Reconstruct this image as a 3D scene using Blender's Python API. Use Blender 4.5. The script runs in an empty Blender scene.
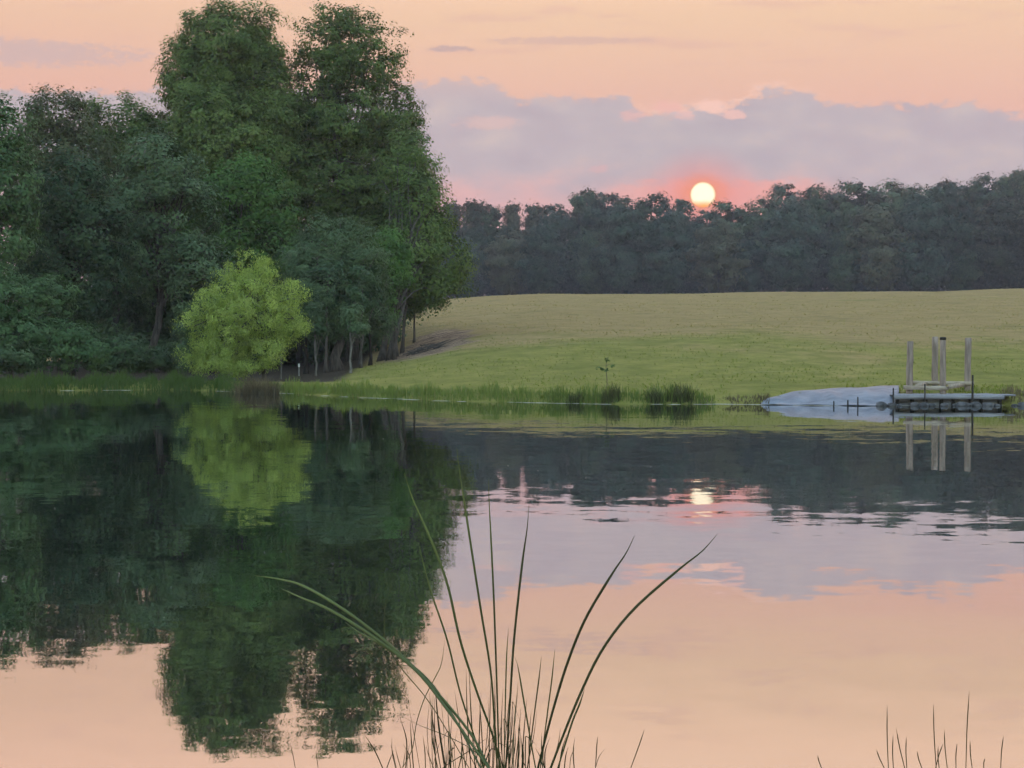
import bpy, math, random
import numpy as np

# ------------------------------------------------------------------ camera, sky, sun, exposure
scene = bpy.context.scene
col = scene.collection
F, CX, HY, CAMH = 1911.0, 512.0, 343.0, 2.5           # focal length in px, principal column, horizon row, eye height
R = math.radians

def P(px, py, D):                                      # a pixel of the survey photograph at ground distance D -> world point
    return np.array([(px - CX) / F * D, D, CAMH + (HY - py) / F * D])

cam_d = bpy.data.cameras.new('camera')
cam_d.sensor_width = 36.0
cam_d.lens = 36.0 * F / 1024.0
cam_d.clip_start, cam_d.clip_end = 0.1, 9000.0
cam = bpy.data.objects.new('camera', cam_d)
col.objects.link(cam)
cam.location = (0, 0, CAMH)
cam.rotation_euler = (R(90) - math.atan((384 - HY) / F), 0, 0)
scene.camera = cam

vs = scene.view_settings
vs.view_transform, vs.look, vs.exposure, vs.gamma = 'Standard', 'None', 2.75, 1.0
vs.use_curve_mapping = False
cy = scene.cycles
cy.max_bounces, cy.diffuse_bounces, cy.glossy_bounces = 4, 2, 2
cy.use_adaptive_sampling, cy.adaptive_threshold, cy.adaptive_min_samples = True, 0.03, 16
cy.transmission_bounces, cy.transparent_max_bounces, cy.volume_bounces = 2, 4, 0
cy.caustics_reflective = cy.caustics_refractive = False
cy.sample_clamp_indirect = 4.0
cy.use_denoising = True

SUN_AZ, SUN_EL = 5.68, 4.45

def lin(r, g, b):
    f = lambda c: c / 12.92 if c <= 0.04045 else ((c + 0.055) / 1.055) ** 2.4
    return (f(r / 255.), f(g / 255.), f(b / 255.), 1.0)

class NT:                                              # small node-tree writer
    def __init__(s, tree):
        s.t = tree; s.n = tree.nodes; s.l = tree.links
    def node(s, kind, **kw):
        n = s.n.new(kind)
        for k, v in kw.items(): setattr(n, k, v)
        return n
    def put(s, sock, v):
        if hasattr(v, 'is_output'): s.l.new(v, sock)
        elif v is not None: sock.default_value = v
    def math(s, op, a, b=None, c=None, clamp=False):
        n = s.node('ShaderNodeMath', operation=op, use_clamp=clamp)
        s.put(n.inputs[0], a); s.put(n.inputs[1], b); s.put(n.inputs[2], c)
        return n.outputs[0]
    def rng(s, v, a, b, c=0.0, d=1.0, kind='SMOOTHSTEP'):
        n = s.node('ShaderNodeMapRange', interpolation_type=kind)
        s.put(n.inputs[0], v); s.put(n.inputs[1], a); s.put(n.inputs[2], b); s.put(n.inputs[3], c); s.put(n.inputs[4], d)
        return n.outputs[0]
    def mix(s, f, a, b, blend='MIX'):
        n = s.node('ShaderNodeMix', data_type='RGBA', blend_type=blend)
        s.put(n.inputs[0], f); s.put(n.inputs[6], a); s.put(n.inputs[7], b)
        return n.outputs[2]
    def ramp(s, v, stops):
        n = s.node('ShaderNodeValToRGB')
        e = n.color_ramp.elements
        while len(e) < len(stops): e.new(0.5)
        for el, (p, c) in zip(e, stops): el.position = p; el.color = c
        s.put(n.inputs[0], v)
        return n.outputs[0]
    def noise(s, vec, scale, detail=3.0, rough=0.55, dist=0.0):
        n = s.node('ShaderNodeTexNoise')
        s.put(n.inputs['Vector'], vec); n.inputs['Scale'].default_value = scale
        n.inputs['Detail'].default_value = detail; n.inputs['Roughness'].default_value = rough
        n.inputs['Distortion'].default_value = dist
        return n
    def xyz(s, x, y, z):
        n = s.node('ShaderNodeCombineXYZ')
        s.put(n.inputs[0], x); s.put(n.inputs[1], y); s.put(n.inputs[2], z)
        return n.outputs[0]
    def scale3(s, v, k):
        n = s.node('ShaderNodeVectorMath', operation='MULTIPLY')
        s.put(n.inputs[0], v); n.inputs[1].default_value = k
        return n.outputs[0]

def build_world():
    w = bpy.data.worlds.new('World'); scene.world = w; w.use_nodes = True
    w.node_tree.nodes.clear(); t = NT(w.node_tree)
    d = t.node('ShaderNodeTexCoord').outputs['Generated']
    sx = t.node('ShaderNodeSeparateXYZ'); t.put(sx.inputs[0], d)
    x, y, z = sx.outputs
    el = t.math('MULTIPLY', t.math('ARCSINE', z), 57.2958)
    az = t.math('MULTIPLY', t.math('ARCTAN2', x, y), 57.2958)
    # clear evening sky, colour by elevation: pink low, peach above
    base = t.ramp(t.rng(el, 0, 40, kind='LINEAR'), [
        (0.0, lin(232, 172, 172)), (0.125, lin(238, 182, 178)), (0.175, lin(239, 190, 170)),
        (0.24, lin(245, 205, 172)), (0.30, (1.10, .72, .50, 1)), (0.38, (1.12, .76, .56, 1)), (0.6, lin(250, 206, 184)), (1.0, lin(215, 190, 195))])
    # the left is a little pinker
    base = t.mix(t.math('MULTIPLY', t.rng(az, 2, -14), 0.5), base, t.mix(1.0, base, lin(250, 240, 246), 'MULTIPLY'))
    vec = t.xyz(t.math('MULTIPLY', az, 1.0), t.math('MULTIPLY', el, 2.2), 3.7)
    n1 = t.noise(vec, 0.55, 5, 0.6).outputs[0]
    n2 = t.noise(vec, 2.1, 4, 0.62).outputs[0]
    n3 = t.noise(t.xyz(t.math('MULTIPLY', az, 0.35), t.math('MULTIPLY', el, 2.6), 9.1), 0.9, 4, 0.55).outputs[0]
    # thin high streaks
    st = t.math('MULTIPLY', t.rng(n3, 0.52, 0.72), t.rng(el, 7.0, 8.6))
    st = t.math('MULTIPLY', st, t.rng(el, 13, 10))
    base = t.mix(t.math('MULTIPLY', st, 0.45), base, lin(226, 182, 170))
    n4 = t.noise(vec, 4.6, 3, .6).outputs[0]
    def blob(a0, e0, ra, re):                            # soft ellipse in the sky
        u = t.math('DIVIDE', t.math('SUBTRACT', az, a0), ra)
        v = t.math('DIVIDE', t.math('SUBTRACT', el, e0), re)
        r2 = t.math('ADD', t.math('MULTIPLY', u, u), t.math('MULTIPLY', v, v))
        r2 = t.math('ADD', r2, t.math('ADD', t.math('MULTIPLY', t.math('SUBTRACT', n2, 0.5), 2.2), t.math('MULTIPLY', t.math('SUBTRACT', n4, 0.5), 3.2)))
        return t.rng(r2, 1.25, 0.35)
    # cloud bank: its upper edge as a curve over azimuth (-20..20 deg), 0..10 deg high
    fc = t.node('ShaderNodeFloatCurve'); c = fc.mapping.curves[0]
    px = [(-250, 100), (150, 96), (300, 90), (415, 84), (440, 80), (490, 82), (512, 96), (606, 97), (625, 97), (645, 116),
          (690, 112), (716, 110), (738, 100), (768, 93), (800, 96), (830, 105), (905, 107), (985, 116), (1035, 138), (1150, 165)]
    pts = [(((p - CX) * 0.02998 + 24) / 48, (HY - q) * 0.02998 / 10) for p, q in px]
    while len(c.points) < len(pts): c.points.new(0.5, 0.5)
    for pt, (a, b) in zip(c.points, pts): pt.location = (min(max(a, 0), 1), b); pt.handle_type = 'AUTO'
    fc.mapping.update()
    t.put(fc.inputs['Value'], t.rng(az, -24, 24, kind='LINEAR'))
    edge = t.math('MULTIPLY', fc.outputs[0], 10.0)
    e2 = t.math('ADD', edge, t.math('MULTIPLY', t.math('SUBTRACT', n2, 0.5), 0.9))
    e2 = t.math('ADD', e2, t.math('ADD', t.math('MULTIPLY', t.math('SUBTRACT', n1, 0.5), 0.7), t.math('MULTIPLY', t.math('SUBTRACT', n4, .5), .5)))
    dep = t.math('SUBTRACT', e2, el)                     # degrees below the cloud edge
    cloud = t.rng(dep, -0.03, 0.22)
    pinkn = t.math('MULTIPLY', t.math('SUBTRACT', n1, 0.5), 3.0)
    low = t.rng(t.math('SUBTRACT', el, pinkn), 5.5, 3.7)
    low = t.math('MULTIPLY', low, t.rng(az, 12, 7))
    cloud = t.math('MULTIPLY', cloud, t.math('SUBTRACT', 1.0, t.math('MULTIPLY', low, 0.85)))
    ccol = t.ramp(t.rng(n1, 0.3, 0.7, kind='LINEAR'), [(0, lin(187, 176, 185)), (0.6, lin(196, 185, 190)), (1, lin(208, 193, 191))])
    ccol = t.mix(t.rng(el, 6.9, 7.9), ccol, lin(206, 186, 186))
    cloud = t.math('MULTIPLY', cloud, t.rng(az, -40, -22))
    sky = t.mix(t.math('MULTIPLY', cloud, 0.95), base, ccol)
    rim = t.math('MULTIPLY', t.rng(t.math('ABSOLUTE', t.math('SUBTRACT', dep, .02)), .16, .02), t.math('MULTIPLY', t.rng(t.math('ABSOLUTE', t.math('SUBTRACT', az, 6.2)), 4.2, 1.0), t.rng(n4, .38, .6)))
    sky = t.mix(t.math('MULTIPLY', rim, .85), sky, lin(255, 208, 188))
    for a0, e0, ra, re, c_, k in [(-15.2, 8.35, 4.6, .40, (206, 182, 182), .7), (-1.9, 8.72, .75, .1, (198, 172, 170), .8),
                                  (1.6, 8.95, 2.6, .12, (214, 180, 172), .6), (4.6, 7.0, .5, .2, (246, 190, 178), .8),
                                  (5.9, 7.0, .5, .22, (255, 208, 192), .9), (6.6, 6.75, .35, .16, (250, 200, 188), .8), (5.1, 6.75, .35, .14, (248, 196, 186), .7), (3.6, 6.75, .4, .2, (240, 190, 182), .7),
                                  (-.7, 6.55, 1.0, .22, (226, 192, 186), .75), (2.6, 5.2, .35, .12, (226, 182, 182), .7)]:
        sky = t.mix(t.math('MULTIPLY', blob(a0, e0, ra, re), k), sky, lin(*c_))
    band = t.math('MULTIPLY', t.rng(t.math('ABSOLUTE', t.math('SUBTRACT', az, 6.2)), 4.2, 1.5), t.rng(t.math('SUBTRACT', el, t.math('MULTIPLY', t.math('SUBTRACT', n2, .5), .8)), 4.95, 4.6))
    sky = t.mix(t.math('MULTIPLY', band, .8), sky, lin(252, 172, 160))
    # reddened air round the low sun
    da = t.math('SUBTRACT', az, SUN_AZ); de = t.math('MULTIPLY', t.math('SUBTRACT', el, SUN_EL), 1.35)
    rr = t.math('SQRT', t.math('ADD', t.math('MULTIPLY', da, da), t.math('MULTIPLY', de, de)))
    sky = t.mix(t.math('MULTIPLY', t.rng(rr, 2.1, 0.3), 0.55), sky, lin(255, 150, 140))
    sky = t.mix(t.math('MULTIPLY', t.rng(rr, 1.0, 0.35), 0.85), sky, lin(255, 152, 118))
    # the rest of the sky: physical dusk sky with an added overhead gain
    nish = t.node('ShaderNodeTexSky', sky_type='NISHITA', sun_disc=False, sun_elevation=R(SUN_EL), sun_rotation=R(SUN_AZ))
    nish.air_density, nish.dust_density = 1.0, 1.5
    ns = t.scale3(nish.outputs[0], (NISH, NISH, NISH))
    upk = t.rng(el, 0, 55, .6, 1.55)                     # added gain, brighter overhead and dimmer low, to top-light the tree crowns
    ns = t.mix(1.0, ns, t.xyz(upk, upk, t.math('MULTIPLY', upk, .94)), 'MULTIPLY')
    front = t.math('MULTIPLY', t.rng(el, 60, 18), t.rng(t.math('ABSOLUTE', az), 120, 45))
    k = 2 ** -vs.exposure                                # the sunset glow, metered for this exposure
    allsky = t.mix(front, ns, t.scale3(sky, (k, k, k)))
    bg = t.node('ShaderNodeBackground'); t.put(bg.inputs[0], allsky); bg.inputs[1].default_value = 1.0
    out = t.node('ShaderNodeOutputWorld'); t.l.new(bg.outputs[0], out.inputs[0])
NISH = 0.15
build_world()

sun_d = bpy.data.lights.new('sun_light', 'SUN')
sun_d.energy, sun_d.angle, sun_d.color = 0.10, R(0.6), (1.0, 0.32, 0.14)
sun_l = bpy.data.objects.new('sun_light', sun_d); col.objects.link(sun_l)
sun_l.rotation_euler = (R(90 - SUN_EL), 0, R(180 - SUN_AZ))

HAZE_DENSITY, HAZE_G = 0.00026, 0.5

# ------------------------------------------------------------------ helpers
def tag(o, label=None, cat=None, group=None, kind=None):
    if label: o['label'] = label
    if cat: o['category'] = cat
    if group: o['group'] = group
    if kind: o['kind'] = kind
    return o

def empty(name, loc, rz=0.0):
    o = bpy.data.objects.new(name, None); col.objects.link(o)
    o.location = [float(v) for v in loc]; o.rotation_euler = (0, 0, rz); o.empty_display_size = 0.2
    return o

class MB:                                              # collects quads (numpy) and links them as ONE mesh object
    def __init__(s): s.v, s.f, s.a, s.n = [], [], [], 0
    def add(s, v, f, tint=0.5):
        v = np.asarray(v, float); f = np.asarray(f, int)
        s.v.append(v); s.f.append(f + s.n)
        s.a.append(np.full(len(v), tint) if np.isscalar(tint) else np.asarray(tint, float)); s.n += len(v)
        return s
    def box(s, lo, hi, rz=0.0, at=(0, 0, 0), bev=0.0, tint=0.5):
        lo, hi = np.array(lo, float), np.array(hi, float)
        b = min(bev, 0.45 * float((hi - lo).min()))
        if b > 0:                                       # chamfered upright edges
            x0, y0, z0 = lo; x1, y1, z1 = hi
            ring = [(x0 + b, y0), (x1 - b, y0), (x1, y0 + b), (x1, y1 - b), (x1 - b, y1), (x0 + b, y1), (x0, y1 - b), (x0, y0 + b)]
            cx_, cy_ = (x0 + x1) / 2, (y0 + y1) / 2
            v = []
            for z, k in ((z0, 1), (z1 - b, 1), (z1, 0)):
                for (a, c) in ring:
                    v.append((a if k else cx_ + (a - cx_) * (1 - 2 * b / (x1 - x0)), c if k else cy_ + (c - cy_) * (1 - 2 * b / (y1 - y0)), z))
            f = [[r * 8 + i, r * 8 + (i + 1) % 8, r * 8 + 8 + (i + 1) % 8, r * 8 + 8 + i] for r in range(2) for i in range(8)]
            f += [[16, 17, 18, 19], [16, 19, 20, 23], [20, 21, 22, 23], [0, 3, 2, 1], [0, 7, 4, 3], [7, 6, 5, 4]]
        else:
            v = [(x, y, z) for z in (lo[2], hi[2]) for (x, y) in ((lo[0], lo[1]), (hi[0], lo[1]), (hi[0], hi[1]), (lo[0], hi[1]))]
            f = [[0, 3, 2, 1], [4, 5, 6, 7], [0, 1, 5, 4], [1, 2, 6, 5], [2, 3, 7, 6], [3, 0, 4, 7]]
        v = np.array(v); c, q = math.cos(rz), math.sin(rz)
        v = np.stack([v[:, 0] * c - v[:, 1] * q, v[:, 0] * q + v[:, 1] * c, v[:, 2]], 1) + np.array(at)
        return s.add(v, f, tint)
    def tube(s, pts, rad, sides=7, tint=0.5, flat=1.0, cap=True):
        pts = np.asarray(pts, float); n = len(pts)
        rad = np.broadcast_to(np.asarray(rad, float), (n,))
        d = np.gradient(pts, axis=0); d /= np.linalg.norm(d, axis=1)[:, None] + 1e-9
        ref = np.array([0., 1., 0.]) if abs(d[:, 1]).mean() < 0.8 else np.array([1., 0., 0.])
        u = np.cross(d, ref); u /= np.linalg.norm(u, axis=1)[:, None] + 1e-9
        w = np.cross(d, u)
        a = np.arange(sides) / sides * 2 * np.pi
        ring = (np.cos(a)[None, :, None] * u[:, None, :] + flat * np.sin(a)[None, :, None] * w[:, None, :]) * rad[:, None, None]
        v = (pts[:, None, :] + ring).reshape(-1, 3)
        i = np.arange(sides); j = (i + 1) % sides
        f = np.concatenate([np.stack([k * sides + i, k * sides + j, (k + 1) * sides + j, (k + 1) * sides + i], 1) for k in range(n - 1)])
        if cap:
            m = len(v); v = np.concatenate([v, pts[[0]], pts[[-1]]])
            L = (n - 1) * sides
            for q in range(0, sides - 1, 2):
                k2 = (q + 2) % sides
                f = np.concatenate([f, [[m, (q + 2) % sides, q + 1, q], [m + 1, L + q, L + q + 1, L + k2]]])
            if sides % 2:
                f = np.concatenate([f, [[m, 0, sides - 1, sides - 1], [m + 1, L + sides - 1, L, L]]])
        return s.add(v, f, tint)
    def build(s, name, mat, parent=None, origin=(0, 0, 0), smooth=False):
        v = np.concatenate(s.v) - np.array(origin, float); f = np.concatenate(s.f)
        me = bpy.data.meshes.new(name)
        tri = f[:, 2] == f[:, 3]
        if tri.any():
            me.from_pydata(v.tolist(), [], [list(q[:3]) if t_ else list(q) for q, t_ in zip(f.tolist(), tri)])
        else:
            me.vertices.add(len(v)); me.vertices.foreach_set('co', v.astype(np.float32).ravel())
            me.loops.add(f.size); me.loops.foreach_set('vertex_index', f.astype(np.int32).ravel())
            me.polygons.add(len(f)); me.polygons.foreach_set('loop_start', np.arange(0, f.size, 4, dtype=np.int32))
            me.update(calc_edges=True)
        at = me.attributes.new('tint', 'FLOAT', 'POINT')
        at.data.foreach_set('value', np.concatenate(s.a).astype(np.float32))
        if smooth: me.polygons.foreach_set('use_smooth', np.ones(len(me.polygons), dtype=bool))
        me.materials.append(mat); me.update()
        o = bpy.data.objects.new(name, me); col.objects.link(o)
        if parent is not None: o.parent = parent
        return o

def copy_tree(o, parent=None):
    c = o.copy(); col.objects.link(c)
    if parent is not None: c.parent = parent
    for ch in list(o.children): copy_tree(ch, c)
    return c

def smooth_path(pts, n=24):                            # Catmull-Rom through control points
    p = np.asarray(pts, float)
    p = np.concatenate([[2 * p[0] - p[1]], p, [2 * p[-1] - p[-2]]])
    out = []; m = len(p) - 3
    for q in np.linspace(0, m - 1e-6, n):
        i = int(q); u = q - i; a, b, c, d = p[i:i + 4]
        out.append(0.5 * (2 * b + (c - a) * u + (2 * a - 5 * b + 4 * c - d) * u * u + (3 * b - a - 3 * c + d) * u ** 3))
    return np.array(out)

def sstep(a, b, x):
    t = np.clip((np.asarray(x, float) - a) / (b - a), 0, 1)
    return t * t * (3 - 2 * t)

# ------------------------------------------------------------------ materials
def new_mat(name):
    m = bpy.data.materials.new(name); m.use_nodes = True
    m.node_tree.nodes.clear(); t = NT(m.node_tree)
    out = t.node('ShaderNodeOutputMaterial')
    return m, t, out

def leaf_mat(name, dark, light, trans=0.35, tr_tint=(1.1, 1.25, 0.6, 1), rough=0.6, spec=0.12, vary=.25):
    m, t, out = new_mat(name)
    a = t.node('ShaderNodeAttribute', attribute_name='tint').outputs['Fac']
    rnd = t.node('ShaderNodeObjectInfo').outputs['Random']
    k = t.math('ADD', a, t.math('MULTIPLY', t.math('SUBTRACT', rnd, 0.5), vary), clamp=True)
    c = t.mix(k, (*dark, 1), (*light, 1))
    b = t.node('ShaderNodeBsdfPrincipled'); t.put(b.inputs['Base Color'], c)
    b.inputs['Roughness'].default_value = rough; b.inputs['Specular IOR Level'].default_value = spec
    tr = t.node('ShaderNodeBsdfTranslucent'); t.put(tr.inputs[0], t.mix(1.0, c, tr_tint, 'MULTIPLY'))
    mx = t.node('ShaderNodeMixShader'); mx.inputs[0].default_value = trans
    t.l.new(b.outputs[0], mx.inputs[1]); t.l.new(tr.outputs[0], mx.inputs[2]); t.l.new(mx.outputs[0], out.inputs[0])
    return m

def solid_mat(name, c1, c2, scale=3.0, stretch=(1, 1, 1), rough=0.8, bump=0.3, spec=0.25):
    m, t, out = new_mat(name)
    pos = t.node('ShaderNodeTexCoord').outputs['Object']
    v = t.scale3(pos, stretch)
    n = t.noise(v, scale, 5, 0.62).outputs[0]
    c = t.mix(t.rng(n, 0.32, 0.68), (*c1, 1), (*c2, 1))
    b = t.node('ShaderNodeBsdfPrincipled'); t.put(b.inputs['Base Color'], c)
    b.inputs['Roughness'].default_value = rough; b.inputs['Specular IOR Level'].default_value = spec
    if bump:
        bp = t.node('ShaderNodeBump'); bp.inputs['Strength'].default_value = bump; bp.inputs['Distance'].default_value = 0.03
        t.put(bp.inputs['Height'], n); t.l.new(bp.outputs[0], b.inputs['Normal'])
    t.l.new(b.outputs[0], out.inputs[0])
    return m

M = {
    'leaf_tall': leaf_mat('tall_tree_leaves', (.052, .086, .026), (.162, .210, .060), .2),
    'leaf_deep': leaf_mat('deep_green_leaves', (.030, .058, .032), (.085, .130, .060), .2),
    'leaf_blue': leaf_mat('blue_green_leaves', (.052, .090, .046), (.135, .188, .092), .18),
    'leaf_fresh': leaf_mat('fresh_green_leaves', (.058, .115, .030), (.125, .22, .055), .25),
    'leaf_brown': leaf_mat('dull_olive_leaves', (.060, .072, .034), (.118, .126, .060), .2),
    'leaf_lime': leaf_mat('lime_leaves', (.18, .245, .055), (.41, .48, .14), .35),
    'leaf_shrub': leaf_mat('shrub_leaves', (.050, .10, .042), (.118, .185, .074), .2),
    'leaf_far': leaf_mat('far_leaves', (.016, .036, .020), (.086, .122, .066), .12, vary=.8),
    'leaf_shade': leaf_mat('undergrowth_shade_leaves', (.010, .018, .014), (.030, .042, .030), .1),  # leaf colour darkened to stand in for shade between the far crowns
    'leaf_far_dull': leaf_mat('far_dull_leaves', (.020, .030, .018), (.104, .108, .064), .12, vary=.7),
    'leaf_far_cool': leaf_mat('far_cool_leaves', (.013, .030, .022), (.068, .104, .076), .12, vary=.7),
    'bark': solid_mat('grey_bark', (.045, .038, .034), (.13, .11, .10), 2.2, (3, 3, .5), .95, .7, .1),
    'bark_pale': solid_mat('pale_bark', (.10, .09, .08), (.22, .20, .185), 2.5, (3, 3, .6), .95, .5, .1),
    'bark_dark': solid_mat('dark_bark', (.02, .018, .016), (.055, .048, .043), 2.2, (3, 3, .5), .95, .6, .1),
    'post': solid_mat('weathered_piling', (.20, .15, .13), (.37, .285, .25), 2.6, (4, 4, .4), .9, .5, .15),
    'beam': solid_mat('pale_timber', (.30, .235, .19), (.46, .375, .31), 2.0, (.4, 3, 3), .85, .3, .15),
    'deck': solid_mat('grey_planks', (.20, .19, .22), (.34, .33, .37), 2.0, (.4, 5, 3), .85, .3, .2),
    'stone': solid_mat('shore_stone', (.035, .033, .036), (.15, .145, .16), 3.0, (1, 1, 1), .9, .6, .2),
    'iron': solid_mat('rusty_iron', (.015, .013, .013), (.05, .04, .036), 6.0, (1, 1, 1), .7, .3, .3),
    'tarp': solid_mat('blue_tarpaulin', (.12, .135, .185), (.22, .235, .295), 1.6, (.5, 1.6, 1), .5, .6, .4),
    'white': solid_mat('white_paint', (.72, .72, .70), (.82, .82, .80), 6.0, (1, 1, 1), .6, .1, .3),
    'scum': solid_mat('pale_scum', (.30, .28, .24), (.58, .54, .48), 1.4, (1, 1, 1), .85, .2, .2),
    'reed': leaf_mat('shore_reed_blades', (.085, .13, .035), (.22, .26, .075), .3, rough=.6),
    'sedge': leaf_mat('dark_sedge_blades', (.045, .055, .026), (.12, .125, .055), .3),
    'straw': leaf_mat('dry_stems', (.09, .075, .05), (.22, .18, .11), .3, (1.1, 1, .8, 1)),
    'cattail': leaf_mat('cattail_leaf', (.036, .034, .012), (.19, .225, .070), .25, (1.0, 1.1, .5, 1), .42, .45),
    'rush': leaf_mat('rush_stem', (.030, .030, .014), (.065, .06, .028), .2),
}

# ------------------------------------------------------------------ terrain and water
SHORE = np.array([(-70, 92), (-45, 97), (-26.7, 99.5), (-19.3, 101.7), (-15, 99.5), (-11.6, 95.5), (-7.5, 88.5), (-2.7, 82.4), (3.6, 78.3),
                  (9.3, 78.0), (14, 76.2), (20.6, 77), (30, 79), (60, 76)], float)
def shore_y(x): return np.interp(x, SHORE[:, 0], SHORE[:, 1])
_rs = np.random.RandomState(5)
_wv = [(_rs.uniform(.02, .35), _rs.uniform(0, 6.28), _rs.uniform(0, 6.28)) for _ in range(14)]
def lumps(x, y):
    s = 0
    for k, a, p in _wv: s = s + np.sin(k * (x * math.cos(a) + y * math.sin(a)) + p) * (0.02 / k)
    return np.clip(s * .35, -.5, .5)

def height(x, y):
    x = np.asarray(x, float); y = np.asarray(y, float)
    wob = 0.35 * np.sin(x * 0.9) + 0.25 * np.sin(x * 2.3 + 1) + .12 * np.sin(x * 5.1 + 2)
    s = np.minimum(np.minimum(shore_y(x) + wob * .6 - y, y - 3.3), np.minimum(x + 62, 62 - x))
    inside = -np.minimum(1.6, 0.35 * np.maximum(s, 0))
    t = np.maximum(-s, 0)
    bank = 0.42 * (1 - np.exp(-t / 0.9))
    D0 = shore_y(x)
    xb = np.where(y > 130, -10 - (y - 130) * 0.17, -10.0)
    field = sstep(xb - 5, xb + 10, x)
    dy = np.clip(y, 0, 252) - D0
    rise = np.maximum(dy, 0) * 0.0505
    rise = rise + np.clip(y - 252, 0, 400) * 0.017
    up = rise * (0.10 + 0.90 * field) + np.where(x > 0, 0, 0)
    near = 0.5 * sstep(3.3, -1.0, y)
    l = lumps(x, y) * sstep(0.5, 14, t) * sstep(60, 90, y)
    z = np.where(s > 0, inside, bank + up + near + l)
    return z

def terrain():
    xs = np.unique(np.concatenate([np.arange(-75, 75.1, .75), np.linspace(-1500, -75, 40), np.linspace(75, 1500, 40)]))
    ys = np.unique(np.concatenate([np.arange(-10, 70, 2.0), np.arange(2, 6, .4), np.arange(70, 125, .6), np.arange(125, 260, 1.5), np.linspace(260, 450, 40),
                                   np.linspace(450, 4500, 30), np.linspace(-300, -10, 15)]))
    X, Y = np.meshgrid(xs, ys); Z = height(X, Y)
    nx, ny = len(xs), len(ys)
    i = np.arange(nx - 1)[None, :] + (np.arange(ny - 1) * nx)[:, None]
    f = np.stack([i, i + 1, i + 1 + nx, i + nx], -1).reshape(-1, 4)
    b = MB(); b.add(np.stack([X, Y, Z], -1).reshape(-1, 3), f)
    return b, X.ravel(), Y.ravel()

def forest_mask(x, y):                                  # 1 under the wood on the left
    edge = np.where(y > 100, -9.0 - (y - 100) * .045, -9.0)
    return sstep(edge + 2.0, edge - 1.5, x) * sstep(shore_y(x) + 2.5, shore_y(x) + 6.5, y) * sstep(230, 190, y)

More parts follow.
